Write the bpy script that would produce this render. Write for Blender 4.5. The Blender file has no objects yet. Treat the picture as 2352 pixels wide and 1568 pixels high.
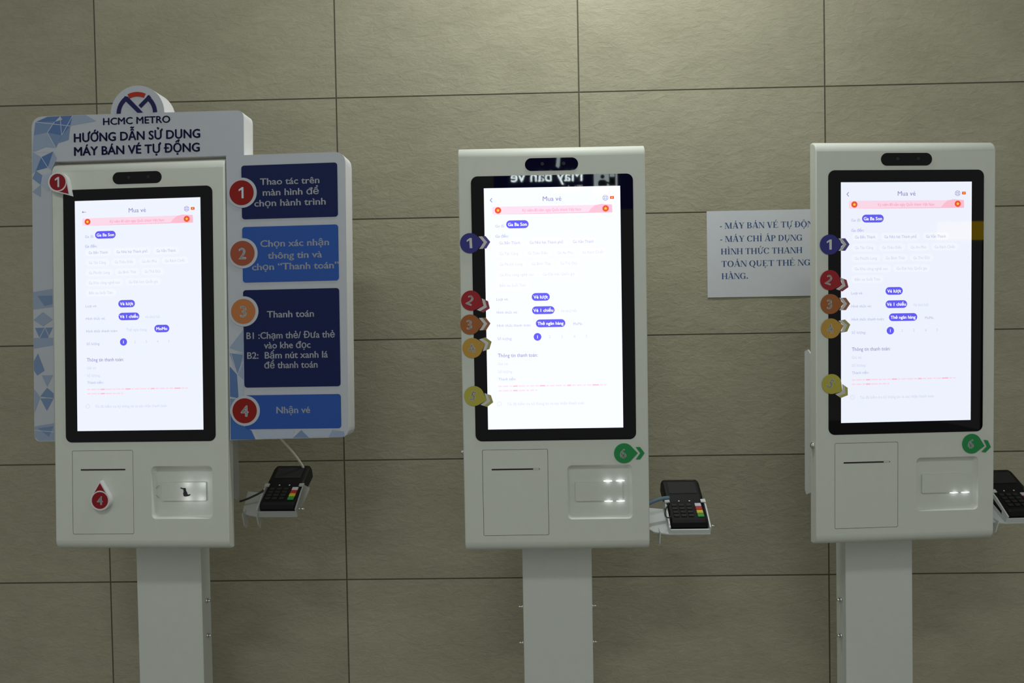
import bpy, bmesh, math
from mathutils import Matrix, Vector
from mathutils.geometry import tessellate_polygon

S = bpy.context.scene
COL = S.collection
PI = math.pi
X0, Z0 = -1024.8, 1917.0          # survey millimetres -> world: x+X0, z+Z0


def rot(yaw, pitch, roll):
    return (Matrix.Rotation(yaw, 4, 'Z') @ Matrix.Rotation(pitch, 4, 'X') @ Matrix.Rotation(roll, 4, 'Y'))


# ---------------------------------------------------------------- camera
cam = bpy.data.cameras.new('camera')
cam.sensor_width = 36.0
cam.lens = 1829.0 / 2352.0 * 36.0
cam.clip_start = 0.05
co = bpy.data.objects.new('camera', cam)
COL.objects.link(co)
co.matrix_world = (Matrix.Translation((0.0, -1.97466, (Z0 - 617.2) / 1000))
                   @ rot(0.0222, -0.02279, 0.01751) @ Matrix.Rotation(PI / 2, 4, 'X'))
S.camera = co

# ---------------------------------------------------------------- view, world, big lights
S.view_settings.view_transform = 'Standard'
S.view_settings.look = 'None'
S.view_settings.gamma = 1.0
S.view_settings.exposure = 0.0
S.view_settings.use_curve_mapping = False
W = bpy.data.worlds.new('dim_concourse')
S.world = W
W.use_nodes = True
W.node_tree.nodes['Background'].inputs[0].default_value = (0.97, 1.0, 0.92, 1)
W.node_tree.nodes['Background'].inputs[1].default_value = 0.37


def area(name, loc, aim, sx, sy, power, col):
    l = bpy.data.lights.new(name, 'AREA')
    l.shape = 'RECTANGLE'
    l.size, l.size_y = sx, sy
    l.energy = power
    l.color = col
    o = bpy.data.objects.new(name, l)
    COL.objects.link(o)
    o.location = loc
    o.rotation_euler = (Vector(aim) - Vector(loc)).to_track_quat('-Z', 'Y').to_euler()
    return o


# a wall washer close to the tiles, and a far ceiling strip that throws the heads' shadows on the posts
area('wall_wash_light', (0.20, -0.48, 2.62), (0.20, -0.22, 0.9), 0.45, 0.08, 10.3, (0.97, 1.0, 0.93))
area('concourse_light', (-0.45, -4.5, 4.95), (0.0, -0.3, 1.1), 1.5, 0.35, 40.0, (0.95, 1.0, 0.93))
area('hall_ceiling_light', (0.6, -4.3, 4.97), (0.6, -3.2, 0.0), 9.0, 6.0, 80.0, (0.95, 1.0, 0.94))


# ---------------------------------------------------------------- materials
def lin(c):
    return tuple(((v / 255) / 12.92 if v / 255 <= 0.04045 else ((v / 255 + 0.055) / 1.055) ** 2.4) for v in c)


_M = {}


def mat(name, rgb, rough=0.5, metal=0.0, spec=0.5, emit=None, es=0.0, alpha=1.0, noise=0.0, coat=0.0, trans=0.0):
    if name in _M:
        return _M[name]
    m = bpy.data.materials.new(name)
    m.use_nodes = True
    nt = m.node_tree
    b = nt.nodes['Principled BSDF']
    b.inputs['Base Color'].default_value = (*rgb, 1)
    b.inputs['Roughness'].default_value = rough
    b.inputs['Metallic'].default_value = metal
    b.inputs['Specular IOR Level'].default_value = spec
    b.inputs['Alpha'].default_value = alpha
    b.inputs['Coat Weight'].default_value = coat
    b.inputs['Transmission Weight'].default_value = trans
    if emit:
        b.inputs['Emission Color'].default_value = (*emit, 1)
        b.inputs['Emission Strength'].default_value = es
    if noise:
        tc = nt.nodes.new('ShaderNodeTexCoord')
        n = nt.nodes.new('ShaderNodeTexNoise')
        n.inputs['Scale'].default_value = 45
        n.inputs['Detail'].default_value = 4
        r = nt.nodes.new('ShaderNodeMixRGB')
        r.blend_type = 'MULTIPLY'
        r.inputs[0].default_value = noise
        r.inputs[1].default_value = (*rgb, 1)
        nt.links.new(tc.outputs['Object'], n.inputs['Vector'])
        nt.links.new(n.outputs['Fac'], r.inputs[2])
        nt.links.new(r.outputs[0], b.inputs['Base Color'])
    _M[name] = m
    return m


def ui(name, rgb255, es=1.0):
    c = lin(rgb255)
    return mat(name, (0.01, 0.01, 0.012), 0.03, 0, 0.22, c, es)


WHITE = mat('white_powder_coat', (0.66, 0.69, 0.64), 0.5, 0, 0.35, noise=0.06)
POSTW = mat('white_post_paint', (0.64, 0.67, 0.64), 0.5, 0, 0.4, noise=0.06)
GLASS = mat('black_glass', (0.0025, 0.0025, 0.004), 0.02, 0, 0.22)
DARK = mat('dark_slot', (0.012, 0.006, 0.008), 0.7)
CHROME = mat('chrome', (0.75, 0.75, 0.75), 0.18, 1.0)
ACRYL = mat('frosted_acrylic', (0.55, 0.57, 0.56), 0.25, 0, 0.5, alpha=0.55)
BRACK = mat('white_bracket_sheet', (0.66, 0.69, 0.70), 0.3, 0, 0.5)
LED = mat('led_glow', (0.8, 0.8, 0.8), 0.5, 0, 0.3, (0.93, 0.97, 1.0), 1.3)
PAPER = mat('copy_paper', (0.59, 0.615, 0.665), 0.8, noise=0.05)
INK = mat('blue_ink', lin((52, 76, 128)), 0.8)
BOARD = mat('foam_board_print', (0.50, 0.525, 0.59), 0.55, 0, 0.3, noise=0.05)
EDGE = mat('foam_board_edge', (0.80, 0.80, 0.84), 0.6)
NAVY = mat('print_navy', (0.011, 0.018, 0.085), 0.6, 0, 0.12)
BLUE = mat('print_blue', (0.031, 0.094, 0.385), 0.6, 0, 0.12)
PWHITE = mat('print_white', (0.60, 0.63, 0.70), 0.55)
TITLE = mat('print_title_navy', (0.022, 0.020, 0.095), 0.6, 0, 0.12)
LRED = mat('logo_red', (0.42, 0.035, 0.022), 0.6, 0, 0.12)
BAD1 = mat('badge_red', (0.26, 0.016, 0.012), 0.6, 0, 0.12)
BAD2 = mat('badge_rust', (0.33, 0.085, 0.048), 0.6, 0, 0.12)
BAD3 = mat('badge_orange', (0.47, 0.178, 0.062), 0.6, 0, 0.12)
RTAG = mat('tag_red', (0.28, 0.016, 0.024), 0.6, 0, 0.12)
TAGW = mat('tag_white_foam', (0.72, 0.72, 0.74), 0.55)
BLK = mat('black_plastic', (0.006, 0.006, 0.007), 0.45, 0, 0.25)
BLKD = mat('terminal_screen', (0.018, 0.018, 0.024), 0.25, 0, 0.4)
LENS = mat('camera_lens_glass', (0.012, 0.012, 0.014), 0.35, 0, 0.3)
KEYM = mat('terminal_key', (0.022, 0.022, 0.022), 0.45, 0, 0.3)
KW = mat('key_white', (0.62, 0.58, 0.66), 0.5)
KR = mat('key_red', lin((190, 40, 40)), 0.5)
KY = mat('key_yellow', lin((205, 190, 50)), 0.5)
KG = mat('key_green', lin((60, 150, 70)), 0.5)
CABW = mat('white_cable', (0.72, 0.71, 0.60), 0.5)
CABB = mat('black_cable', (0.012, 0.012, 0.012), 0.5)
CABU = mat('blue_grey_cable', lin((96, 122, 140)), 0.5)
TORN = mat('black_residue', (0.008, 0.006, 0.012), 0.7)
DGREY = mat('seam_grey', (0.16, 0.165, 0.16), 0.6)

STK = {1: ((0.045, 0.045, 0.24), (0.12, 0.095, 0.36)), 2: ((0.34, 0.024, 0.032), (0.33, 0.065, 0.09)),
       3: ((0.36, 0.125, 0.042), (0.38, 0.165, 0.09)), 4: ((0.50, 0.30, 0.062), (0.43, 0.39, 0.15)),
       5: ((0.46, 0.42, 0.075), (0.50, 0.46, 0.14)), 6: ((0.026, 0.26, 0.08), (0.026, 0.26, 0.08))}
STM = {k: (mat('sticker_%s' % n, a, 0.5, 0, 0.15), mat('sticker_%s_tip' % n, b, 0.5, 0, 0.15))
       for (k, (a, b)), n in zip(STK.items(), ('navy', 'red', 'orange', 'amber', 'yellow', 'green'))}
SWHITE = mat('sticker_white', (0.62, 0.62, 0.62), 0.5)


def wall_material():
    m = bpy.data.materials.new('slate_wall_tiles')
    m.use_nodes = True
    nt = m.node_tree
    L = nt.links
    b = nt.nodes['Principled BSDF']
    tc = nt.nodes.new('ShaderNodeTexCoord')
    sep = nt.nodes.new('ShaderNodeSeparateXYZ')
    L.new(tc.outputs['Object'], sep.inputs[0])

    def mth(op, a, v=None, clamp=False):
        n = nt.nodes.new('ShaderNodeMath')
        n.operation = op
        n.use_clamp = clamp
        for i, q in enumerate((a, v)):
            if q is None:
                continue
            if isinstance(q, (int, float)):
                n.inputs[i].default_value = q
            else:
                L.new(q, n.inputs[i])
        return n.outputs[0]
    # joints: object coordinates are metres with a joint crossing at the origin
    ux = mth('DIVIDE', sep.outputs['X'], 0.6)
    uz = mth('DIVIDE', sep.outputs['Z'], 0.3)

    def dist(u, s):
        f = mth('FRACT', u)
        a = mth('MINIMUM', f, mth('SUBTRACT', 1.0, f))
        return mth('MULTIPLY', a, s)
    d = mth('MINIMUM', dist(ux, 0.6), dist(uz, 0.3))
    joint = mth('SUBTRACT', 1.0, mth('DIVIDE', mth('SUBTRACT', d, 0.0009), 0.0012, True), True)
    comb = nt.nodes.new('ShaderNodeCombineXYZ')
    L.new(mth('FLOOR', ux), comb.inputs[0])
    L.new(mth('FLOOR', uz), comb.inputs[1])
    wn = nt.nodes.new('ShaderNodeTexWhiteNoise')
    L.new(comb.outputs[0], wn.inputs['Vector'])

    def noise(scale, detail, rough, stretch):
        mp = nt.nodes.new('ShaderNodeMapping')
        mp.inputs['Scale'].default_value = stretch
        L.new(tc.outputs['Object'], mp.inputs['Vector'])
        off = nt.nodes.new('ShaderNodeVectorMath')
        off.operation = 'ADD'
        L.new(mp.outputs[0], off.inputs[0])
        sc = nt.nodes.new('ShaderNodeVectorMath')
        sc.operation = 'SCALE'
        sc.inputs['Scale'].default_value = 7.0
        L.new(wn.outputs['Color'], sc.inputs[0])
        L.new(sc.outputs[0], off.inputs[1])
        n = nt.nodes.new('ShaderNodeTexNoise')
        n.inputs['Scale'].default_value = scale
        n.inputs['Detail'].default_value = detail
        n.inputs['Roughness'].default_value = rough
        n.inputs['Distortion'].default_value = 0.6
        L.new(off.outputs[0], n.inputs['Vector'])
        return n.outputs['Fac']
    big = noise(5.0, 3, 0.5, (1, 1, 1.6))
    fine = noise(34.0, 8, 0.68, (1, 1, 1.9))
    grit = noise(260.0, 3, 0.7, (1, 1, 1))
    ramp = nt.nodes.new('ShaderNodeValToRGB')
    ramp.color_ramp.elements[0].position = 0.25
    ramp.color_ramp.elements[0].color = (0.285, 0.268, 0.192, 1)
    ramp.color_ramp.elements[1].position = 0.78
    ramp.color_ramp.elements[1].color = (0.425, 0.400, 0.302, 1)
    mix = mth('ADD', mth('MULTIPLY', big, 0.45), mth('ADD', mth('MULTIPLY', fine, 0.35), mth('MULTIPLY', grit, 0.20)))
    L.new(mix, ramp.inputs['Fac'])
    tint = nt.nodes.new('ShaderNodeMixRGB')
    tint.blend_type = 'MULTIPLY'
    tint.inputs[0].default_value = 0.10
    L.new(ramp.outputs[0], tint.inputs[1])
    L.new(wn.outputs['Value'], tint.inputs[2])
    jm = nt.nodes.new('ShaderNodeMixRGB')
    L.new(joint, jm.inputs[0])
    L.new(tint.outputs[0], jm.inputs[1])
    jm.inputs[2].default_value = (0.075, 0.068, 0.045, 1)
    L.new(jm.outputs[0], b.inputs['Base Color'])
    b.inputs['Roughness'].default_value = 0.72
    b.inputs['Specular IOR Level'].default_value = 0.3
    h = mth('SUBTRACT', mth('ADD', mth('MULTIPLY', fine, 0.8), mth('MULTIPLY', big, 0.6)), mth('MULTIPLY', joint, 0.6))
    bp = nt.nodes.new('ShaderNodeBump')
    bp.inputs['Strength'].default_value = 0.55
    bp.inputs['Distance'].default_value = 0.006
    L.new(h, bp.inputs['Height'])
    L.new(bp.outputs[0], b.inputs['Normal'])
    return m


# ---------------------------------------------------------------- mesh helpers (local mm: u right, d back, v up)
def circ(cu, cv, r, n=36, a0=0.0, a1=2 * PI):
    full = abs(a1 - a0 - 2 * PI) < 1e-6
    k = n if full else n + 1
    return [(cu + r * math.cos(a0 + (a1 - a0) * i / n), cv + r * math.sin(a0 + (a1 - a0) * i / n)) for i in range(k)]


def rrect(u0, v0, u1, v1, r, n=6):
    p = []
    for cu, cv, a in ((u1 - r, v0 + r, -PI / 2), (u1 - r, v1 - r, 0), (u0 + r, v1 - r, PI / 2), (u0 + r, v0 + r, PI)):
        p += circ(cu, cv, r, n, a, a + PI / 2)
    return p


def rounded(pts, radii, n=6):
    """polygon with each corner rounded by its own radius"""
    out = []
    k = len(pts)
    for i in range(k):
        p, a, b, r = Vector(pts[i]), Vector(pts[i - 1]), Vector(pts[(i + 1) % k]), radii[i]
        if r <= 0:
            out.append(tuple(p))
            continue
        da, db = (a - p).normalized(), (b - p).normalized()
        for j in range(n + 1):
            t = j / n
            q = (p + da * r) * (1 - t) ** 2 + p * 2 * t * (1 - t) + (p + db * r) * t * t
            out.append((q.x, q.y))
    return out


def xf(pts, ang=0.0, cu=0.0, cv=0.0, s=1.0):
    c, sn = math.cos(ang), math.sin(ang)
    return [(cu + s * (x * c - y * sn), cv + s * (x * sn + y * c)) for x, y in pts]


class MB:
    def __init__(self):
        self.bm = bmesh.new()
        self.mats = []

    def mi(self, m):
        if m not in self.mats:
            self.mats.append(m)
        return self.mats.index(m)

    def vert(self, u, d, v):
        return self.bm.verts.new((u * .001, d * .001, v * .001))

    def face(self, vs, m, smooth=False):
        try:
            f = self.bm.faces.new(vs)
        except ValueError:
            return
        f.material_index = self.mi(m)
        f.smooth = smooth

    def flat(self, loops, d, m):
        """filled outline (first loop) with holes (other loops) at depth d"""
        if isinstance(loops[0][0], (int, float)):
            loops = [loops]
        tri = tessellate_polygon([[Vector((x, y, 0)) for x, y in l] for l in loops])
        vs = [self.vert(x, d, y) for l in loops for x, y in l]
        for t in tri:
            self.face([vs[i] for i in t], m)

    def prism(self, loops, d0, d1, m, ms=None, smooth=False):
        if isinstance(loops[0][0], (int, float)):
            loops = [loops]
        ms = ms or m
        self.flat(loops, d0, m)
        self.flat(loops, d1, ms)
        for l in loops:
            a = [self.vert(x, d0, y) for x, y in l]
            b = [self.vert(x, d1, y) for x, y in l]
            k = len(l)
            for i in range(k):
                self.face([a[i], a[(i + 1) % k], b[(i + 1) % k], b[i]], ms, smooth)

    def hull(self, prof, axis, e0, e1, m):
        """profile polygon swept along one axis: axis 'u' -> profile is (d, v)"""
        a = [self.vert(e0, d, v) for d, v in prof]
        b = [self.vert(e1, d, v) for d, v in prof]
        k = len(prof)
        for i in range(k):
            self.face([a[i], a[(i + 1) % k], b[(i + 1) % k], b[i]], m)
        tri = tessellate_polygon([[Vector((d, v, 0)) for d, v in prof]])
        for t in tri:
            self.face([a[i] for i in t], m)
            self.face([b[i] for i in t], m)

    def box(self, u0, u1, d0, d1, v0, v1, m, bev=0.0):
        vs = [self.vert(u, d, v) for u in (u0, u1) for d in (d0, d1) for v in (v0, v1)]
        fs = [(0, 1, 3, 2), (4, 6, 7, 5), (0, 4, 5, 1), (2, 3, 7, 6), (0, 2, 6, 4), (1, 5, 7, 3)]
        made = []
        for f in fs:
            q = self.bm.faces.new([vs[i] for i in f])
            q.material_index = self.mi(m)
            made.append(q)
        if bev:
            es = list({e for f in made for e in f.edges})
            bmesh.ops.bevel(self.bm, geom=es, offset=bev * .001, segments=2, affect='EDGES', profile=0.5)

    def cyl(self, c, axis, r, h, m, n=20, r2=None):
        ax = Vector(axis).normalized()
        t = ax.orthogonal().normalized()
        s = ax.cross(t)
        c = Vector(c)
        r2 = r if r2 is None else r2
        A = [c + (t * math.cos(2 * PI * i / n) + s * math.sin(2 * PI * i / n)) * r for i in range(n)]
        B = [c + ax * h + (t * math.cos(2 * PI * i / n) + s * math.sin(2 * PI * i / n)) * r2 for i in range(n)]
        a = [self.vert(*p) for p in A]
        b = [self.vert(*p) for p in B]
        for i in range(n):
            self.face([a[i], a[(i + 1) % n], b[(i + 1) % n], b[i]], m, True)
        self.face([self.vert(*p) for p in A], m)
        self.face([self.vert(*p) for p in B], m)

    def tube(self, pts, r, m, n=8, sub=6):
        P = [Vector(p) for p in pts]
        path = []
        for i in range(len(P) - 1):                      # Catmull-Rom
            p0, p1, p2, p3 = P[max(i - 1, 0)], P[i], P[i + 1], P[min(i + 2, len(P) - 1)]
            for j in range(sub):
                t = j / sub
                path.append(0.5 * ((2 * p1) + (p2 - p0) * t + (2 * p0 - 5 * p1 + 4 * p2 - p3) * t * t
                                   + (3 * p1 - p0 - 3 * p2 + p3) * t ** 3))
        path.append(P[-1])
        rings = []
        for i, p in enumerate(path):
            d = (path[min(i + 1, len(path) - 1)] - path[max(i - 1, 0)]).normalized()
            t = d.cross(Vector((0.31, 0.9, 0.17))).normalized()
            s = d.cross(t)
            rings.append([self.vert(*(p + (t * math.cos(2 * PI * k / n) + s * math.sin(2 * PI * k / n)) * r)) for k in range(n)])
        for a, b in zip(rings, rings[1:]):
            for k in range(n):
                self.face([a[k], a[(k + 1) % n], b[(k + 1) % n], b[k]], m, True)
        self.face(rings[0], m)
        self.face(rings[-1], m)

    def text(self, body, u, v, d, m, size=None, width=None, align='L', bold=0.0, ang=0.0, squeeze=1.0, res=3, mirror=False):
        """flat lettering whose baseline starts (or is centred) at u, v; size is the em height in mm"""
        pts, faces, (x0, x1) = glyphs(body, bold, res)
        w = x1 - x0
        if size is None:
            size = width / w
        sx = size * squeeze if width is None else width / w
        ox = {'L': -x0, 'C': -(x0 + x1) / 2, 'R': -x1}[align]
        c, s = math.cos(ang), math.sin(ang)
        vs = []
        for x, y in pts:
            a, b = (x + ox) * sx, y * size
            vs.append(self.vert(u + a * c - b * s, d, v + a * s + b * c))
        for f in faces:
            self.face([vs[i] for i in f], m)

    def digit_one(self, u, v, d, m, h, ang=0.0, w=0.20):
        """plain sans-serif 1 centred at u, v"""
        p = [(.06 * h, -.5 * h), (.06 * h + w * h, -.5 * h), (.06 * h + w * h, .5 * h), (.10 * h, .5 * h), (-.20 * h, .30 * h), (-.20 * h, .13 * h), (.06 * h, .27 * h)]
        self.flat(xf([(x - .06 * h, y) for x, y in p], ang, u, v), d, m)

    def build(self, name, parent=None, M=None, calc=True, label=None):
        if calc:
            bmesh.ops.remove_doubles(self.bm, verts=self.bm.verts, dist=1e-6)
            bmesh.ops.recalc_face_normals(self.bm, faces=self.bm.faces)
        me = bpy.data.meshes.new(name)
        self.bm.to_mesh(me)
        self.bm.free()
        for m in self.mats:
            me.materials.append(m)
        o = bpy.data.objects.new(name, me)
        COL.objects.link(o)
        if parent is not None:
            o.parent = parent
        if M is not None:
            o.matrix_local = M
        if label:
            o['label'] = label
        return o


_G = {}


def glyphs(body, bold, res):
    """flat lettering: outline points, faces and x extent at em size 1.  Every outer contour is filled on its own
    with the counters that lie inside it, so letters whose strokes overlap (horns, bars, accents) stay solid."""
    key = (body, bold, res)
    if key in _G:
        return _G[key]
    c = bpy.data.curves.new('lettering_source', 'FONT')
    c.body = body
    c.size = 100.0
    c.fill_mode = 'NONE'
    c.resolution_u = res
    o = bpy.data.objects.new('lettering_source', c)
    COL.objects.link(o)
    bpy.context.view_layer.update()
    me = bpy.data.meshes.new_from_object(o.evaluated_get(bpy.context.evaluated_depsgraph_get()))
    P = [(p.co.x / 100, p.co.y / 100) for p in me.vertices]
    nxt = {}
    for e in me.edges:
        a, b = e.vertices
        nxt.setdefault(a, []).append(b)
        nxt.setdefault(b, []).append(a)
    bpy.data.objects.remove(o)
    bpy.data.curves.remove(c)
    bpy.data.meshes.remove(me)
    loops, seen = [], set()
    for s in range(len(P)):
        if s in seen or s not in nxt:
            continue
        loop, prev, cur = [s], None, s
        seen.add(s)
        # follow index order: contour points are stored one after another
        while True:
            cand = [q for q in nxt[cur] if q != prev and q not in seen]
            if not cand:
                break
            q = min(cand)
            seen.add(q)
            loop.append(q)
            prev, cur = cur, q
        if len(loop) > 2:
            loops.append([P[i] for i in loop])

    def sarea(l):
        return sum(l[i - 1][0] * l[i][1] - l[i][0] * l[i - 1][1] for i in range(len(l))) / 2

    def inside(p, l):
        r = False
        for i in range(len(l)):
            (x0, y0), (x1, y1) = l[i - 1], l[i]
            if (y0 > p[1]) != (y1 > p[1]) and p[0] < (x1 - x0) * (p[1] - y0) / (y1 - y0) + x0:
                r = not r
        return r
    A = [sarea(l) for l in loops]

    def held(i):
        """loops of the other winding that hold all of loop i"""
        return [j for j in range(len(loops)) if A[j] * A[i] < 0 and abs(A[j]) > abs(A[i])
                and all(inside(p, loops[j]) for p in loops[i])]
    hold = {}
    outs = []
    for i in range(len(loops)):
        h = held(i)
        if h:
            hold.setdefault(min(h, key=lambda j: abs(A[j])), []).append(i)
        else:
            outs.append(i)
    pts, fs = [], []
    for i in outs:
        holes = [loops[j] for j in hold.get(i, [])]
        ls = [loops[i]] + holes
        k = len(pts)
        flat = [q for l in ls for q in l]
        pts += flat
        fs += [tuple(k + t for t in tri) for tri in tessellate_polygon([[Vector((x, y, 0)) for x, y in l] for l in ls])]
    if bold:
        one, base = list(pts), list(fs)
        for dx, dy in ((bold, 0), (bold / 2, bold * .35), (bold / 2, -bold * .35)):
            k = len(pts)
            pts += [(x + dx, y + dy) for x, y in one]
            fs += [tuple(i + k for i in f) for f in base]
    xs = [p[0] for p in pts] or [0, 1]
    _G[key] = (pts, fs, (min(xs), max(xs)))
    return _G[key]


# ---------------------------------------------------------------- bold roman capitals for the paper notice
def serif_glyphs():
    H = 0.676
    TK, TN, SF = 0.145, 0.045, 0.034

    def stem(x, w=TK, y0=0.0, y1=H, s=0.06):
        return [[(x, y0), (x + w, y0), (x + w, y1), (x, y1)],
                [(x - s, y0), (x + w + s, y0), (x + w + s, y0 + SF), (x - s, y0 + SF)],
                [(x - s, y1 - SF), (x + w + s, y1 - SF), (x + w + s, y1), (x - s, y1)]]

    def quad(x0, y0, x1, y1, w):
        return [(x0, y0), (x0 + w, y0), (x1 + w, y1), (x1, y1)]

    def bar(x0, x1, y, h=0.045):
        return [(x0, y), (x1, y), (x1, y + h), (x0, y + h)]

    def srf(x0, x1, y):
        return [(x0, y), (x1, y), (x1, y + SF), (x0, y + SF)]

    def arc(cx, cy, rx, ry, wx, wy, a0, a1, n=22):
        out = []
        for i in range(n):
            p = []
            for t in (a0 + (a1 - a0) * i / n, a0 + (a1 - a0) * (i + 1) / n):
                p.append(((cx + rx * math.cos(t), cy + ry * math.sin(t)), (cx + (rx - wx) * math.cos(t), cy + (ry - wy) * math.sin(t))))
            out.append([p[0][0], p[1][0], p[1][1], p[0][1]])
        return out
    ring = lambda: arc(.389, .338, .355, .352, .155, .04, 0, 2 * PI, 36)
    G = {}
    A = [quad(.05, 0, .315, .69, .045), quad(.52, 0, .30, .69, .16), bar(.16, .52, .20), srf(.0, .21, 0), srf(.44, .72, 0)]
    G['A'] = (.722, A)
    G['B'] = (.667, stem(.09) + arc(.30, .51, .27, .166, .14, .04, -PI / 2, PI / 2) + arc(.30, .185, .32, .185, .15, .04, -PI / 2, PI / 2)
              + [bar(.2, .31, .325), bar(.2, .31, 0, .04), bar(.2, .31, H - .04, .04)])
    G['C'] = (.722, arc(.39, .338, .355, .352, .155, .04, .62, 2 * PI - .62, 30) + [[(.64, .46), (.675, .46), (.675, .69), (.645, .69)]])
    G['D'] = (.722, stem(.09) + arc(.30, .338, .385, .338, .155, .04, -PI / 2, PI / 2) + [bar(.2, .31, 0, .04), bar(.2, .31, H - .04, .04)])
    G['E'] = (.667, stem(.09) + [bar(.2, .60, 0, .04), bar(.2, .57, H - .04, .04), bar(.2, .42, .32),
              [(.57, 0), (.61, 0), (.64, .18), (.61, .18)], [(.55, .53), (.58, .53), (.58, H), (.54, H)], [(.40, .24), (.43, .24), (.43, .45), (.40, .45)]])
    G['G'] = (.778, G['C'][1] + stem(.53, TK, .03, .33))
    G['H'] = (.778, stem(.09) + stem(.545) + [bar(.2, .56, .32)])
    G['I'] = (.389, stem(.12))
    G['M'] = (.944, [quad(.10, 0, .10, H, .045), quad(.44, 0, .12, H, .15), quad(.46, .0, .745, H, .05)] + stem(.70)
              + [srf(.02, .23, 0), srf(.02, .22, H - SF)])
    G['N'] = (.722, [quad(.09, 0, .09, H, .045), quad(.56, -.01, .09, H, .15), quad(.62, 0, .62, H, .045),
                     srf(.01, .22, 0), srf(.01, .20, H - SF), srf(.53, .72, H - SF)])
    G['O'] = (.778, ring())
    G['P'] = (.611, stem(.09) + arc(.30, .49, .28, .186, .145, .04, -PI / 2, PI / 2) + [bar(.2, .31, .305, .04), bar(.2, .31, H - .04, .04)])
    G['Q'] = (.778, ring() + [[(.36, .03), (.47, .03), (.74, -.17), (.56, -.17)]])
    G['T'] = (.667, stem(.265) + [bar(.04, .63, H - .045), [(.03, .49), (.06, .49), (.09, H), (.03, H)], [(.61, .49), (.64, .49), (.64, H), (.58, H)]])
    U = [[(.10, .2), (.245, .2), (.245, H), (.10, H)], srf(.03, .31, H - SF), [(.57, .22), (.615, .22), (.615, H), (.57, H)],
         srf(.49, .69, H - SF)] + arc(.358, .235, .258, .25, .13, .05, PI, 2 * PI)
    G['U'] = (.722, U)
    G['V'] = (.722, [quad(.30, -.01, .08, H, .16), quad(.355, -.01, .60, H, .045), srf(.01, .30, H - SF), srf(.50, .72, H - SF)])
    G['Y'] = (.722, stem(.29, TK, 0, .32) + [quad(.29, .30, .09, H, .15), quad(.39, .30, .58, H, .045), srf(.01, .30, H - SF), srf(.48, .71, H - SF)])
    G['-'] = (.333, [bar(.05, .28, .19, .09)])
    G['.'] = (.25, [circ(.125, .075, .08, 14)])
    G[' '] = (.25, [])

    def top(base, kind):
        w, g = G[base]
        c = w / 2
        if kind == 'acute':
            e = [[(c - .06, .73), (c - .01, .73), (c + .13, .90), (c + .01, .90)]]
        elif kind == 'grave':
            e = [[(c + .06, .73), (c + .01, .73), (c - .13, .90), (c - .01, .90)]]
        elif kind == 'hook':
            e = arc(c, .84, .075, .07, .05, .04, -1.2, 3.0, 14) + [[(c - .02, .72), (c + .02, .72), (c + .05, .80), (c, .80)]]
        elif kind == 'circ':
            e = [[(c - .15, .73), (c - .09, .73), (c + .03, .88), (c - .03, .88)], [(c + .15, .73), (c + .09, .73), (c - .03, .88), (c + .03, .88)]]
        elif kind == 'dot':
            e = [circ(c, -.13, .065, 14)]
        elif kind == 'horn':
            e = [[(.60, H - .03), (.69, H - .03), (.76, H + .10), (.66, H + .10)]]
        elif kind == 'cross':
            e = [bar(-.02, .35, .32, .05)]
        return (w, g + e)
    G['Á'], G['À'], G['Â'], G['É'], G['Ẻ'], G['Ẹ'] = top('A', 'acute'), top('A', 'grave'), top('A', 'circ'), top('E', 'acute'), top('E', 'hook'), top('E', 'dot')
    G['Ỉ'], G['Ì'], G['Đ'], G['Ụ'], G['Ư'] = top('I', 'hook'), top('I', 'grave'), top('D', 'cross'), top('U', 'dot'), top('U', 'horn')
    G['Ứ'], G['Ự'] = top('Ư', 'acute'), top('Ư', 'dot')
    G['Ô'] = top('O', 'circ')
    G['Ộ'] = top('Ô', 'dot')
    return G


SG = serif_glyphs()


def serif_line(mb, body, u, v, d, m, size, width=None):
    total = sum(SG[c][0] for c in body)
    sx = size if width is None else width / total
    x = 0.0
    for c in body:
        w, polys = SG[c]
        for i, p in enumerate(polys):
            vs = [mb.vert(u + (x + a) * sx, (d(u + (x + a) * sx, v + b * size) if callable(d) else d) - 0.01 * (i % 3), v + b * size) for a, b in p]
            mb.face(vs, m)
        x += w


# ---------------------------------------------------------------- object tagging
def tag(o, label, cat, group=None):
    o['label'] = label
    o['category'] = cat
    if group:
        o['group'] = group
    return o


def empty(name, M):
    o = bpy.data.objects.new(name, None)
    COL.objects.link(o)
    o.empty_display_size = 0.1
    o.matrix_world = M
    return o


def structure(o):
    o['kind'] = 'structure'
    return o


# ---------------------------------------------------------------- the setting
wm = wall_material()
b = MB()
b.box(-4200, 4200, 0, 120, -1864.2, 1500, wm)
wall = structure(b.build('wall_back', M=Matrix.Translation(((-44.03 + X0) / 1000, 0, (Z0 - 52.84) / 1000))))
FLM = mat('grey_floor_tiles', (0.30, 0.29, 0.27), 0.35, noise=0.2)
b = MB()
b.box(-4500, 5500, -7000, 120, -100, 0, FLM)
structure(b.build('floor'))
CLM = mat('dark_ceiling_paint', (0.20, 0.20, 0.20), 0.8, noise=0.2)
b = MB()
b.box(-4500, 5500, -6600, 120, 5050, 5130, CLM)
structure(b.build('ceiling'))

# ---------------------------------------------------------------- kiosk builder
HW, HT, HB, HD = 184.0, 319.0, -484.0, 26.0
DOOR = (-146.0, -450.3, -17.0, -279.5)
TRAY = (21.8, -420.4, 151.0, -312.2)


def head_profile(R=20, n=10):
    p = []
    for i in range(n + 1):
        a = PI + (PI / 2) * i / n * -1
        p.append((R + R * math.cos(a), HT - R + R * math.sin(a)))      # front -> top
    p += [(HD, HT), (HD, HB)]
    for i in range(n + 1):
        a = -PI / 2 - (PI / 2) * i / n
        p.append((R + R * math.cos(a), HB + R + R * math.sin(a)))
    return p


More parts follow.
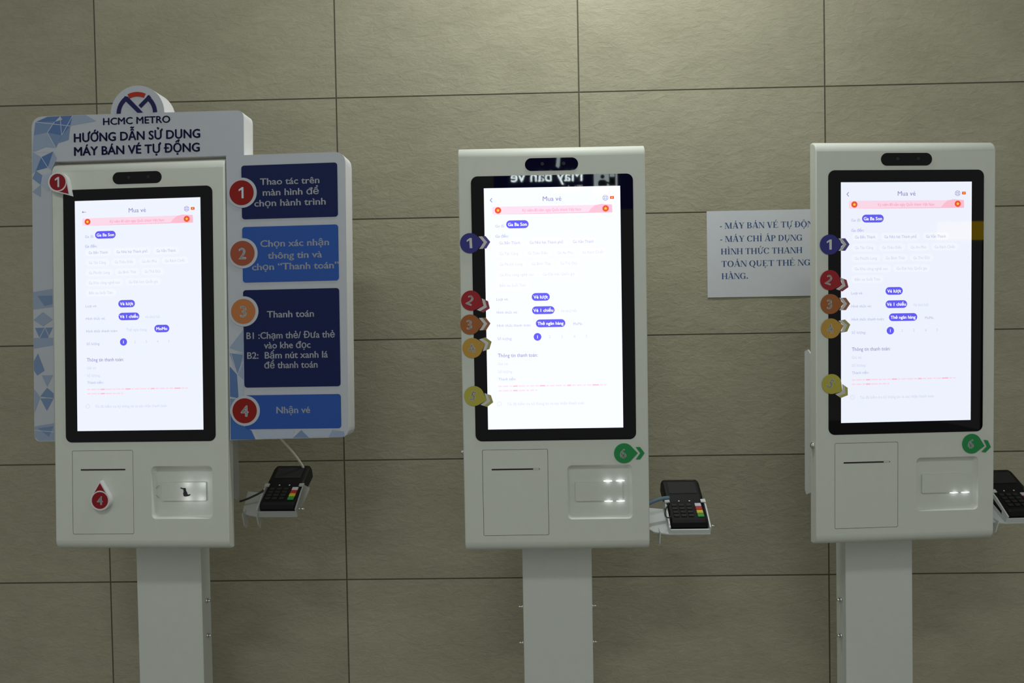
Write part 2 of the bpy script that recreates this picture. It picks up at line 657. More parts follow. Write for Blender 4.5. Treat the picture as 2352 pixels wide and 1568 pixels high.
def build_head(root, M):
    b = MB()
    prof = head_profile()
    ctr = (HD / 2, (HT + HB) / 2)
    bv = 2.0

    def inset(p, k):
        d, v = p
        return (d + (k if d < HD - .1 else 0), v + (-k if v > 0 else k) * (1 if abs(v) > 300 else 0))
    rows = [(-HW, [inset(p, bv) for p in prof]), (-HW + bv * .3, [inset(p, bv * .3) for p in prof]), (-HW + bv, prof),
            (HW - bv, prof), (HW - bv * .3, [inset(p, bv * .3) for p in prof]), (HW, [inset(p, bv) for p in prof])]
    k = len(prof)
    rings = [[b.vert(u, d, v) for d, v in pr] for u, pr in rows]
    for ra, rb in zip(rings, rings[1:]):
        for i in range(k):
            j = (i + 1) % k
            if ra is rings[2] and j == 0:
                continue                                    # flat front is filled below, with its openings
            b.face([ra[i], ra[j], rb[j], rb[i]], WHITE, True)
    for r in (0, -1):
        u, pr = rows[r]
        tri = tessellate_polygon([[Vector((d, v, 0)) for d, v in pr]])
        for t in tri:
            b.face([b.vert(u, *pr[i]) for i in t], WHITE)
    front = [(-HW + bv, HB + 20), (HW - bv, HB + 20), (HW - bv, HT - 20), (-HW + bv, HT - 20)]
    door_hole = rrect(DOOR[0] - .8, DOOR[1] - .8, DOOR[2] + .8, DOOR[3] + .8, 3)
    tray_hole = rrect(*TRAY, 9)
    b.flat([front, door_hole, tray_hole], 0, WHITE)
    for loop, dep, m in ((door_hole, 6, DGREY), (tray_hole, 1.5, WHITE)):
        a = [b.vert(x, 0, y) for x, y in loop]
        c = [b.vert(x, dep, y) for x, y in loop]
        for i in range(len(loop)):
            j = (i + 1) % len(loop)
            b.face([a[i], a[j], c[j], c[i]], m)
    b.flat(door_hole, 6, DGREY)
    h = b.build('head_housing', root, M, calc=False)
    return h


UI_PILL = (98, 92, 246)


def build_display(root, M, bright, momo, bez):
    """screen with the ticket menu: one emissive mesh"""
    k = '%d' % round(bright * 100)
    BG = ui('display_white_' + k, (238, 243, 255), bright)
    GR = ui('display_grey_' + k, (176, 180, 222), bright)
    FA = ui('display_faint_' + k, (206, 211, 238), bright)
    PU = ui('display_violet_' + k, (128, 122, 190), bright)
    PI_ = ui('display_pill_' + k, UI_PILL, bright * .95)
    PK = ui('display_pink_' + k, (252, 216, 232), bright)
    PK2 = ui('display_rose_' + k, (252, 190, 208), bright)
    PT = ui('display_pinktext_' + k, (240, 150, 180), bright)
    RE = ui('display_red_' + k, (238, 84, 50), bright * .95)
    YE = ui('display_yellow_' + k, (255, 214, 70), bright)
    HI = ui('display_card_' + k, (243, 247, 255), bright)
    TX = ui('display_text_white_' + k, (255, 255, 255), bright * 1.05)
    b = MB()
    b.flat([(-134, -238.2), (134, -238.2), (134, 238.2), (-134, 238.2)], -0.9, BG)
    D1, D2, D3 = -1.05, -1.2, -1.35
    # header
    if momo:
        b.flat([(-119, 214.8), (-116, 217.2), (-116, 215.3), (-110, 215.3), (-110, 214.3), (-116, 214.3), (-116, 212.4)], D1, PU)
    else:
        b.flat([(-122.5, 214.6), (-118.6, 219.2), (-117.6, 218.4), (-120.8, 214.6), (-117.6, 210.8), (-118.6, 210.0)], D1, PU)
    b.text('Mua vé', 0, 211.2, D1, PU, size=13, align='C', res=2)
    b.flat([circ(104.8, 215.3, 5.4, 24), circ(104.8, 215.3, 4.6, 24)], D1, PU)
    b.flat([circ(104.8, 215.3, 2.5, 20), circ(104.8, 215.3, 1.8, 20)], D1, PU)
    for vv in (212.8, 217.2):
        b.flat([(100.2, vv), (109.4, vv), (109.4, vv + .6), (100.2, vv + .6)], D2, PU)
    b.flat(rrect(113.8, 212.8, 121.6, 218.4, .8, 2), D1, RE)

    def star(cu, cv, r, m):
        b.flat([(cu + (r if i % 2 == 0 else r * .4) * math.sin(i * PI / 5), cv + (r if i % 2 == 0 else r * .4) * math.cos(i * PI / 5)) for i in range(10)], D3, m)
    star(117.7, 215.6, 2.2, YE)
    # banner
    b.flat(rrect(-118, 186.3, 118.5, 201.8, 3), D1, PK)
    b.flat([(-118, 186.3), (118, 186.3), (118, 188.2), (-30, 187.8)], D2, PK2)
    b.flat([(70, 187), (76, 195), (84, 201), (96, 203.5), (117, 202), (118, 187)], D2, PK2)
    for cu in (-106.8, 104.9):
        b.flat(circ(cu, 194.4, 6.3, 28), D3, RE)
        b.flat([(cu + (3.6 if i % 2 == 0 else 1.6) * math.sin(i * PI / 5), 194.4 + (3.6 if i % 2 == 0 else 1.6) * math.cos(i * PI / 5)) for i in range(10)], D3 - .15, YE)
    b.text('Kỷ niệm 80 năm ngày Quốc khánh Việt Nam', -58.7, 191.0, D3, PT, width=115.6, size=8.2, res=2)

    def pill(u0, u1, v0, v1, s, size=9.0):
        b.flat(rrect(u0, v0, u1, v1, (v1 - v0) / 2 - .01, 8), D1, PI_)
        b.text(s, (u0 + u1) / 2, (v0 + v1) / 2 - size * .36, D2, TX, size=size, align='C', bold=0.05, res=2)
    b.text('Ga đi:', -112.8, 161.0, D1, GR, size=8, res=2)
    pill(-91.1, -47, 158.8, 174.4, 'Ga Ba Son')
    b.text('Ga đến:', -113, 141.0, D1, GR, size=8, bold=.02, res=2)
    rows = {127.6: ((-105.3, 41, 'Ga Bến Thành'), (-45.6, 66, 'Ga Nhà hát Thành phố'), (39.8, 40.5, 'Ga Văn Thánh')),
            106.6: ((-105.3, 37, 'Ga Tân Cảng'), (-49.4, 39, 'Ga Thảo Điền'), (8.7, 31, 'Ga An Phú'), (57.9, 42, 'Ga Rạch Chiếc')),
            85.6: ((-105.5, 45, 'Ga Phước Long'), (-42.6, 38, 'Ga Bình Thái'), (14.1, 34, 'Ga Thủ Đức')),
            64.8: ((-105.8, 67, 'Ga Khu công nghệ cao'), (-20.3, 62, 'Ga Đại học Quốc gia')),
            44.0: ((-105.8, 51.5, 'Bến xe Suối Tiên'),)}
    for v, items in rows.items():
        for u, w, s in items:
            b.flat(rrect(u - 7, v - 4.5, u + w + 7, v + 10.5, 7), D1, HI)
            b.text(s, u, v, D2, FA if v < 120 else GR, width=w, size=8.2, res=2)
    b.text('Loại vé:', -113, 17.2, D1, GR, size=7.6, res=2)
    pill(-43.1, -7.6, 15.4, 30.7, 'Vé lượt')
    b.text('Hình thức vé:', -112.8, -8.8, D1, GR, size=7.6, res=2)
    pill(-42.9, 1.4, -11.0, 4.4, 'Vé 1 chiều')
    b.text('Vé khứ hồi', 14, -8.0, D1, FA, width=31, size=7.8, res=2)
    b.text('Hình thức thanh toán:', -112.6, -34.8, D1, GR, size=7.6, res=2)
    if momo:
        b.text('Thẻ ngân hàng', -27, -33.6, D1, FA, width=44, size=7.8, res=2)
        pill(33.1, 64.8, -37.4, -22.0, 'MoMo', 9)
    else:
        pill(-35.9, 22.3, -37.0, -21.6, 'Thẻ ngân hàng', 8.6)
        b.text('MoMo', 38.3, -34, D1, GR, width=17.5, size=7.8, res=2)
    b.text('Số lượng:', -112.2, -61.0, D1, GR, size=7.6, res=2)
    b.flat(circ(-33, -55.8, 7.6, 28), D1, PI_)
    b.text('1', -33, -59, D2, TX, size=9, align='C', bold=.022, res=2)
    for u, s in ((-8.8, '2'), (15.3, '3'), (39.7, '4'), (63.6, '5')):
        b.text(s, u, -58.8, D1, FA, size=8, align='C', res=2)
    b.text('Thông tin thanh toán:', -112, -95.0, D1, PU, width=79, size=10.4, res=2)
    b.text('Giá vé:', -112, -110.6, D1, FA, size=7.6, res=2)
    b.text('Số lượng:', -112.2, -126.4, D1, FA, size=7.6, res=2)
    b.text('Thành tiền:', -111.8, -141, D1, GR, size=7.6, res=2)
    # two lines of pink small print, too faint to read: broken bars the length of words
    for v, u_end in ((-154.0, 102.0), (-162.8, -35.0)):
        u, k = -112.0, 0
        while u < u_end - 3:
            w = (7, 11, 5, 9, 13, 6, 8)[k % 7]
            b.flat([(u, v), (min(u + w, u_end), v), (min(u + w, u_end), v + 2.6), (u, v + 2.6)], D1, PK2 if k % 5 == 3 else PK)
            u += w + 2.0
            k += 1
    b.flat([circ(-110.9, -187.4, 4.4, 20), circ(-110.9, -187.4, 3.7, 20)], D1, FA)
    b.text('Tôi đã kiểm tra kỹ thông tin và xác nhận thanh toán', -95.5, -190.8, D1, FA, width=152.5, size=8.2, res=2)
    return b.build('display', bez, Matrix.Identity(4), calc=False, label='lit white ticket menu with violet buttons')


def drop_sticker(root, M, n, cu, cv, ang, label, r=19.8):
    """round numbered sticker with a pointed right side, a white chevron and an outer coloured chevron"""
    b = MB()
    c, t = STM[n]
    d0 = -1.7
    body = [(r * math.cos(a), r * math.sin(a)) for a in [0.62 + (2 * PI - 1.24) * i / 40 for i in range(41)]]
    body.append((27.0, 0))
    b.prism(xf(body, ang, cu, cv), d0, -0.02 if n == 6 else d0 + .25, c)
    if n != 6:
        white = [(17.5, 12.0), (24.5, 12.0), (34.0, 0), (24.5, -12.5), (17.5, -12.5), (27.0, 0)]
        b.flat(xf(white, ang, cu, cv), d0 - .05, SWHITE)
        tip = [(24.5, 12.0), (31.5, 12.0), (40.2, 0), (31.5, -12.5), (24.5, -12.5), (34.0, 0)]
        b.flat(xf(tip, ang, cu, cv), d0 - .05, t)
    else:
        tip = [(23, 12.0), (31.5, 12.0), (40.5, 0), (31.5, -12.5), (23, -12.5), (32.0, 0)]
        b.flat(xf(tip, ang, cu, cv), d0, t)
    s = 26.0
    off = xf([(-2.0, -s * .36)], ang, cu, cv)[0]
    if n == 1:
        b.digit_one(cu - 1, cv, d0 - .1, SWHITE, 20, ang, 0.25)
    else:
        b.text(str(n), off[0], off[1], d0 - .1, SWHITE, size=s, align='C', bold=0.055, ang=ang, res=4)
    return b.build('number_sticker', root, M, calc=False, label=label)


def drop_tag(root, M, n, cu, cv, tu, tv, label):
    """raised foam drop with red disc, pointing at (tu, tv)"""
    b = MB()
    L = math.hypot(tu - cu, tv - cv)
    ang = math.atan2(tv - cv, tu - cu)
    R = 20.5
    al = math.acos(R / L)
    out = [(R * math.cos(a), R * math.sin(a)) for a in [al + (2 * PI - 2 * al) * i / 40 for i in range(41)]] + [(L, 0)]
    b.prism(xf(out, ang, cu, cv), -12, -0.1, TAGW)
    b.flat(circ(cu, cv, 17.2, 36), -12.3, RTAG)
    a2 = 0.82
    arcp = [(R * .99 * math.cos(a), R * .99 * math.sin(a)) for a in [-a2 + 2 * a2 * i / 14 for i in range(15)]]
    cap = [(L - 4.5, 0)] + arcp[::-1]
    k = 0.88
    cap = [(x, y * k) for x, y in cap]
    b.flat(xf(cap, ang, cu, cv), -12.3, RTAG)
    if n == 1:
        b.digit_one(cu, cv, -12.6, PWHITE, 21, 0, 0.18)
    else:
        b.text(str(n), cu, cv - 8.8, -12.6, PWHITE, size=25, align='C', bold=0.04, res=4)
    return b.build('number_tag', root, M, calc=False, label=label)


def tray(root, M, led_kind, u_led, extra_blot):
    b = MB()
    outer = rrect(*TRAY, 9)
    ins = rrect(TRAY[0] + 5, TRAY[1] + 5, TRAY[2] - 5, TRAY[3] - 5, 8)
    DEP = 15.0 if led_kind == 'soft' else 10.0
    a = [b.vert(x, 0.4, y) for x, y in outer]
    c = [b.vert(x, DEP, y) for x, y in ins]
    k = len(a)
    for i in range(k):
        b.face([a[i], a[(i + 1) % k], c[(i + 1) % k], c[i]], WHITE, True)
    b.flat(ins, DEP, WHITE)
    t = b.build('dispenser_tray', root, M)
    I = Matrix.Identity(4)
    f = MB()
    f.prism(rrect(38, -385.6, 132, -347.6, 2), DEP - 3.5, DEP - .3, WHITE)
    f.flat([circ(36.5, -366.5, 13.2, 30, PI / 2 + .25, 3 * PI / 2 - .25) + circ(36.5, -366.5, 12.5, 30, PI / 2 + .25, 3 * PI / 2 - .25)[::-1]], DEP - 3.6, DGREY) if led_kind == 'soft' else None
    f.build('flap', t, I, calc=True)
    spots = {'soft': [(93, -350.8), (126, -351), (93, -382), (122, -383)],
             'line': [(103, -346.3), (128, -346.3), (104, -387.0), (128, -387.0)],
             'pair': [(106, -387.0), (130, -387.0)]}[led_kind]
    for u, v in spots:
        if led_kind != 'soft':
            e = MB()
            e.prism([(u + 8.5 * math.cos(q * PI / 12), v + 0.8 * math.sin(q * PI / 12)) for q in range(24)], DEP - 2.2, DEP - .2, LED)
            e.build('led_strip', t, I, label='glowing white strip')
        l = bpy.data.lights.new('tray_led', 'POINT')
        l.energy = {'soft': 0.0026, 'line': 0.0012, 'pair': 0.0010}[led_kind]
        l.color = (0.93, 0.97, 1.0)
        l.shadow_soft_size = 0.003
        o = bpy.data.objects.new('tray_led', l)
        COL.objects.link(o)
        o.parent = t
        dd = DEP - 14.2 if led_kind == 'soft' else DEP - 7.5
        o.location = (u * .001, dd * .001, v * .001)
    if extra_blot:
        e = MB()
        e.flat([(76.5, -358.6), (79, -358.2), (83, -359.2), (88, -359), (89.6, -361), (89.6, -364.5), (91.8, -368), (92.8, -371.8), (95.8, -372.6),
                (98.2, -371.4), (99, -373), (97.6, -374.8), (93.5, -376.2), (88, -376.8), (84.6, -376), (83.4, -371), (84.4, -366.5), (84, -362), (80, -361)], DEP - 3.9, TORN)
        e.build('torn_mark', t, I, calc=False, label='small black torn mark on the flap')
    return t


def make_kiosk(x, y, z, yaw, pitch, roll, post_u, label, bright, momo, led, bracket_dv):
    hx, hy, hz = (x + X0) / 1000, y / 1000, (z + Z0) / 1000
    Mh = Matrix.Translation((hx, hy, hz)) @ rot(yaw, pitch, roll)
    base = Matrix.Translation((hx, hy, 0)) @ rot(yaw, 0, 0) @ Matrix.Translation((post_u / 1000, 0.125, 0))
    root = empty('ticket_kiosk', base)
    tag(root, label, 'ticket machine', 'ticket kiosks in a row before the tiled wall')
    H = base.inverted() @ Mh
    build_head(root, H)
    # electronics box behind the head
    b = MB()
    b.box(-140, 140, HD - 1, 103, -430, 285, POSTW, 3)
    b.build('rear_housing', root, H)
    # bezel
    b = MB()
    b.prism(rrect(-159.3, -261.7, 159.3, 261.9, 13), -0.8, 2.0, GLASS)
    bez = b.build('screen_bezel', root, H)
    build_display(root, H, bright, momo, bez)
    b = MB()
    b.prism(rrect(-52.2, 270.5, 52.2, 295.4, 12.4, 10), -0.6, 3, GLASS)
    cw = b.build('camera_window', root, H)
    for u in (-18, 24):
        e = MB()
        e.cyl((u, -.55, 284), (0, -1, 0), 3.4, .3, LENS, 20)
        e.build('camera_lens', cw, Matrix.Identity(4))
    # printer door with ticket slot
    b = MB()
    b.prism(rrect(*DOOR, 2.2), 0.0, 4, WHITE)
    door = b.build('printer_door', root, H)
    e = MB()
    e.prism(rrect(-128.7, -320.0, -32.7, -317.0, 1.4, 4), -0.15, 1.0, DARK)
    if not momo:
        e.prism(rrect(-46, -319.6, -34, -317.4, 1.0, 4), -0.35, 1.0, WHITE)
    e.build('ticket_slot', door, Matrix.Identity(4), label='dark horizontal slit')
    tray(root, H, led, 0, momo)
    # lock in the left flank
    for sx in (-1,):
        e = MB()
        e.cyl((sx * HW, 14, -284.5), (sx, 0, 0), 6.5, 3.2, CHROME, 20)
        e.cyl((sx * (HW + 3.2), 14, -284.5), (sx, 0, 0), 4.2, 2.2, CHROME, 18)
        e.build('key_lock', root, H, label='small chrome lock on the side of the head')
    # post (vertical, in the kiosk's base frame; its front is 22 mm before the base point)
    b = MB()
    zt = z + Z0
    b.box(-73.5, 73.5, -22, 22, 8, zt - 60, POSTW, 1.5)
    post = b.build('post', root, Matrix.Identity(4))
    for sx in (-1, 1):
        for vv in (-637, -715):
            e = MB()
            e.cyl((sx * 73.5, -2, zt + vv), (sx, 0, 0), 5.2, 4, CHROME, 14)
            e.cyl((sx * 77.5, -2, zt + vv), (sx, 0, 0), 3.0, 6.0, CHROME, 12)
            e.build('bolt', post, Matrix.Identity(4))
    b = MB()
    b.box(-200, 200, -190, 150, 0, 8, POSTW, 1.5)
    b.build('base_plate', root, Matrix.Identity(4))
    return root, H, Mh


# ---------------------------------------------------------------- card terminal and its bracket
TA = math.radians(28)
TL, TW, TT = 126.0, 76.0, 24.0


def term_matrix(Mh, u, v, yaw=0.0):
    """frame of a terminal: x right, -y out of its face (local d = into the body), z up its length"""
    return Mh @ Matrix.Translation((u * .001, 0.038, v * .001)) @ Matrix.Rotation(-(PI / 2 - TA), 4, 'X')


def make_terminal(M, label):
    root = empty('card_terminal', M)
    tag(root, label, 'card terminal', 'card payment terminals beside the kiosks')
    I = Matrix.Identity(4)
    b = MB()
    # side profile (d, s): keypad deck, raised head, rounded front nose
    prof = [(22, -2), (10, -3), (3, 0), (0, 6), (-1, 60), (-6, 74), (-8, 116), (-6, 124), (2, 128), (24, 126)]
    w = TW / 2
    rows = [(-w, 3.0), (-w + 3, 0.6), (-w + 6, 0), (w - 6, 0), (w - 3, 0.6), (w, 3.0)]
    k = len(prof)
    cd, cs = 11, 62
    rings = []
    for u, inn in rows:
        rings.append([b.vert(u * (1.0 if s < 66 else 1.04), d + (inn if d < 11 else -inn * .3), s + (inn if s < cs else -inn)) for d, s in prof])
    for ra, rb in zip(rings, rings[1:]):
        for i in range(k):
            b.face([ra[i], ra[(i + 1) % k], rb[(i + 1) % k], rb[i]], BLK, False)
    for r in (rings[0], rings[-1]):
        b.face(r, BLK)
    b.build('body', root, I)
    b = MB()                                              # deck is nearly flat; the display lies on the raised head
    vs = [b.vert(u, d, s) for u, d, s in ((-29, -7.0, 79), (29, -7.0, 79), (29, -8.9, 113), (-29, -8.9, 113))]
    b.face(vs, BLKD)
    b.build('terminal_display', root, I, calc=False)
    b = MB()
    b.box(12, 30, -8.3, -7.9, 117.5, 119.6, KEYM)
    b.build('maker_strip', root, I)
    for r in range(4):
        for c in range(3):
            b = MB()
            u, s = -24 + c * 15, 17 + r * 10.5
            b.box(u - 5.5, u + 5.5, -2.6, 0.2, s - 3.4, s + 3.4, KEYM, .8)
            b.build('key', root, I)
    for m, s, nm, lb in ((KG, 17, 'confirm_key', 'green key'), (KY, 27.5, 'clear_key', 'yellow key'), (KR, 38, 'cancel_key', 'red key'), (KW, 48.5, 'menu_key', 'white key')):
        b = MB()
        b.box(19, 32, -2.8, 0.2, s - 4.6, s + 4.6, m, .8)
        b.build(nm, root, I, label=lb)
    for u in (-12, 10):
        b = MB()
        b.cyl((u, -1.5, 60), (0, -1, 0), 1.6, 1.2, KW, 12)
        b.build('function_key', root, I, label='small pale key')
    return root


def terminal_bracket(root, H, u, v, m, name_label):
    """clamp strips round the head, an arm and a tilted cradle (kiosk head frame H is root-local)"""
    Tl = H @ Matrix.Translation((u * .001, 0.038, v * .001)) @ Matrix.Rotation(-(PI / 2 - TA), 4, 'X')
    inv = H.inverted() @ Tl
    b = MB()

    def P(x, d, s):
        q = inv @ Vector((x * .001, d * .001, s * .001))
        return (q.x * 1000, q.y * 1000, q.z * 1000)

    def slab(pts, n, th):
        """plate through 3-D points, thickness th along n (terminal frame)"""
        A = [b.vert(*P(*p)) for p in pts]
        B = [b.vert(*P(p[0] + n[0] * th, p[1] + n[1] * th, p[2] + n[2] * th)) for p in pts]
        k = len(pts)
        b.face(A, m)
        b.face(B[::-1], m)
        for i in range(k):
            b.face([A[i], A[(i + 1) % k], B[(i + 1) % k], B[i]], m)
    w = TW / 2 + 1.5
    # cradle base with the arm running to the head's side
    slab([(-w - 3, TT + .5, -9), (w + 3, TT + .5, -9), (w + 3, TT + .5, 84), (-w - 3, TT + .5, 84)], (0, 1, 0), 3)
    xl = 186 - u
    slab([(-w - 3, TT + .5, -9), (-w - 3, TT + .5, 66), (xl - 8, TT + .5, 74), (xl + 4, TT + .5, 8), (xl + 14, TT + .5, -2)], (0, 1, 0), 3)
    # front lip
    slab([(-w, TT, -8), (w, TT, -8), (w, 15, -8), (-w, 15, -8)], (0, 0, 1), 3)
    # side cheeks with folded finger tabs
    for sx in (-1, 1):
        x = sx * w
        loop = [(TT + .5, -8), (8, -8), (-2, 40), (-3.5, 60), (4, 66), (TT + .5, 86)]
        hole = [(TT - 5, 8), (10, 12), (5, 48), (TT - 6, 60)]
        flat = [[Vector((d, s, 0)) for d, s in loop], [Vector((d, s, 0)) for d, s in hole]] if sx < 0 else [[Vector((d, s, 0)) for d, s in loop]]
        tri = tessellate_polygon(flat)
        allp = [p for l in flat for p in l]
        for off in (0, 3 * sx):
            vs = [b.vert(*P(x + off, p.x, p.y)) for p in allp]
            for t in tri:
                b.face([vs[i] for i in t], m)
        for l in flat:
            A = [b.vert(*P(x, p.x, p.y)) for p in l]
            B = [b.vert(*P(x + 3 * sx, p.x, p.y)) for p in l]
            for i in range(len(l)):
                j = (i + 1) % len(l)
                b.face([A[i], A[j], B[j], B[i]], m)
        slab([(x + 3 * sx, -3.5, 52), (x - 7 * sx, -3.5, 53), (x - 7 * sx, -3.5, 61), (x + 3 * sx, -3.5, 62)], (0, 1, 0), -2.5)
    o = b.build('terminal_bracket', root, H)
    # gussets, clamp strips: vertical, in the head frame
    I = Matrix.Identity(4)
    for uu in ((196, u - w - 4) if m is ACRYL else (u - w - 22,)):
        e = MB()
        e.hull([(80, v - 14), (36, v - 20), (46, v - 46), (56, v - 54)], 'u', uu, uu + 2, m)
        e.build('gusset', o, I)
    e = MB()
    for sx in (-1, 1):
        q = sx * 172
        e.hull([(44, -104), (60, -94), (75, -98), (75, -388), (68, -396), (44, -386)], 'u', q, q + 3 * sx, m)
    e.box(-172, 172, 72, 75, -390, -330, m)
    e.build('clamp_strap', o, I)
    e = MB()
    p = P(w + 3, TT - 6, 6)
    e.cyl(p, (1, 0, 0), 3.6, 3, CHROME, 14)
    e.cyl((p[0] + 3, p[1], p[2]), (1, 0, 0), 2.2, 9, CHROME, 12)
    e.build('screw', o, I)
    return o


# ---------------------------------------------------------------- the three kiosks
K1, H1, W1 = make_kiosk(220.406, -349.32, -585.73, -0.04401, -0.03456, -0.003, -5.0,
                        'white ticket kiosk framed by the blue and white instruction board', 1.0, True, 'soft', 0)
K2, H2, W2 = make_kiosk(1073.454, -398.354, -589.03, 0.00988, 0.00723, 0.00043, 2.5,
                        'middle white ticket kiosk, free of board and notice, with a mirrored sign in its bezel', 1.12, False, 'line', 0)
K3, H3, W3 = make_kiosk(1776.216, -369.404, -589.14, 0.08264, 0.01249, 0.00143, -4.5,
                        'white ticket kiosk overlapping the edge of the white paper notice', 0.98, False, 'pair', 0)

drop_tag(K1, H1, 1, -163.4, 276.5, -136.8, 247.9, 'red foam drop with a white 1 at the screen corner')
drop_tag(K1, H1, 4, -80.8, -379.5, -80.4, -339.5, 'red foam drop with a white 4 below the ticket slot')
deg = math.radians
for K, H, rows in ((K2, H2, ((1, -163.1, 131.2, 2.5), (2, -163.1, 18.2, -23.8), (3, -165.7, -29.1, 2), (4, -162.3, -75.7, 17.2), (5, -160.8, -170.9, -19.3), (6, 135.0, -289.5, 0))),
                   (K3, H3, ((1, -157.0, 116.1, 0), (2, -156.6, 46.2, -21), (3, -155.8, -1.1, 0), (4, -155.0, -49.4, 10), (5, -153.4, -159.8, -35), (6, 136.6, -286.3, -11)))):
    for n, u, v, a in rows:
        nm = ('navy', 'red', 'orange', 'amber', 'yellow', 'green')[n - 1]
        drop_sticker(K, H, n, u, v, deg(a), 'round %s arrow sticker with a white %d' % (nm, n))

BRK1 = (270, -398)
BRK2 = (272, -438)
BRK3 = (281, -436)
terminal_bracket(K1, H1, *BRK1, ACRYL, '')
terminal_bracket(K2, H2, *BRK2, BRACK, '')
terminal_bracket(K3, H3, *BRK3, BRACK, '')
T1 = make_terminal(term_matrix(W1, *BRK1), 'black card terminal with a white cable, below the instruction board')


def copy_tree(o, parent=None):
    c = o.copy()
    COL.objects.link(c)
    c.parent = parent
    for ch in list(o.children):
        copy_tree(ch, c)
    return c


for Wk, br, lb in ((W2, BRK2, 'black card terminal on the bracket of the free-standing kiosk, short of the paper notice'),
                   (W3, BRK3, 'black card terminal half hidden by the kiosk that overlaps the paper notice')):
    t = copy_tree(T1)
    t.matrix_world = term_matrix(Wk, *br)
    t['label'] = lb
    if br is BRK2:
        T2 = t


def cable(root, Wk, pts, r, m, label):
    """cable given by head-frame points, as a part of the terminal"""
    b = MB()
    b.tube(pts, r, m)
    o = b.build('cable', root, root.matrix_world.inverted() @ Wk)
    o['label'] = label


for t_, wk in ((T1, W1), (T2, W2)):
    pass
bpy.context.view_layer.update()
cable(T1, W1, [(258, -250, 0)[0:1] + (66, -250), (270, 80, -272), (284, 108, -303), (294, 132, -332), (296, 140, -346)], 2.6, CABW, 'white cable')
cable(T1, W1, [(182, 62, -397), (200, 62, -391), (224, 64, -380), (232, 66, -374)], 2.1, CABB, 'black cable')
cable(T2, W2, [(186, 58, -408), (200, 62, -402), (218, 66, -397), (236, 70, -396)], 4.2, CABU, 'blue grey cable')
cable(T2, W2, [(232, 52, -402), (222, 40, -418), (224, 38, -428), (233, 40, -428), (238, 48, -414)], 1.2, CABB, 'thin black loop of wire')

# ---------------------------------------------------------------- instruction board round the first kiosk
board = empty('instruction_board', W1 @ Matrix.Translation((0, 0.006, -0.26)))
tag(board, 'blue and white foam instruction board standing round the white ticket kiosk', 'sign')
HBd = Matrix.Translation((0, -0.006, 0.26))


def bezier_arch():
    return circ(-1, 417.5, 57.5, 24, PI, 0)


def r_(pts, rad):
    return rounded(pts, rad)


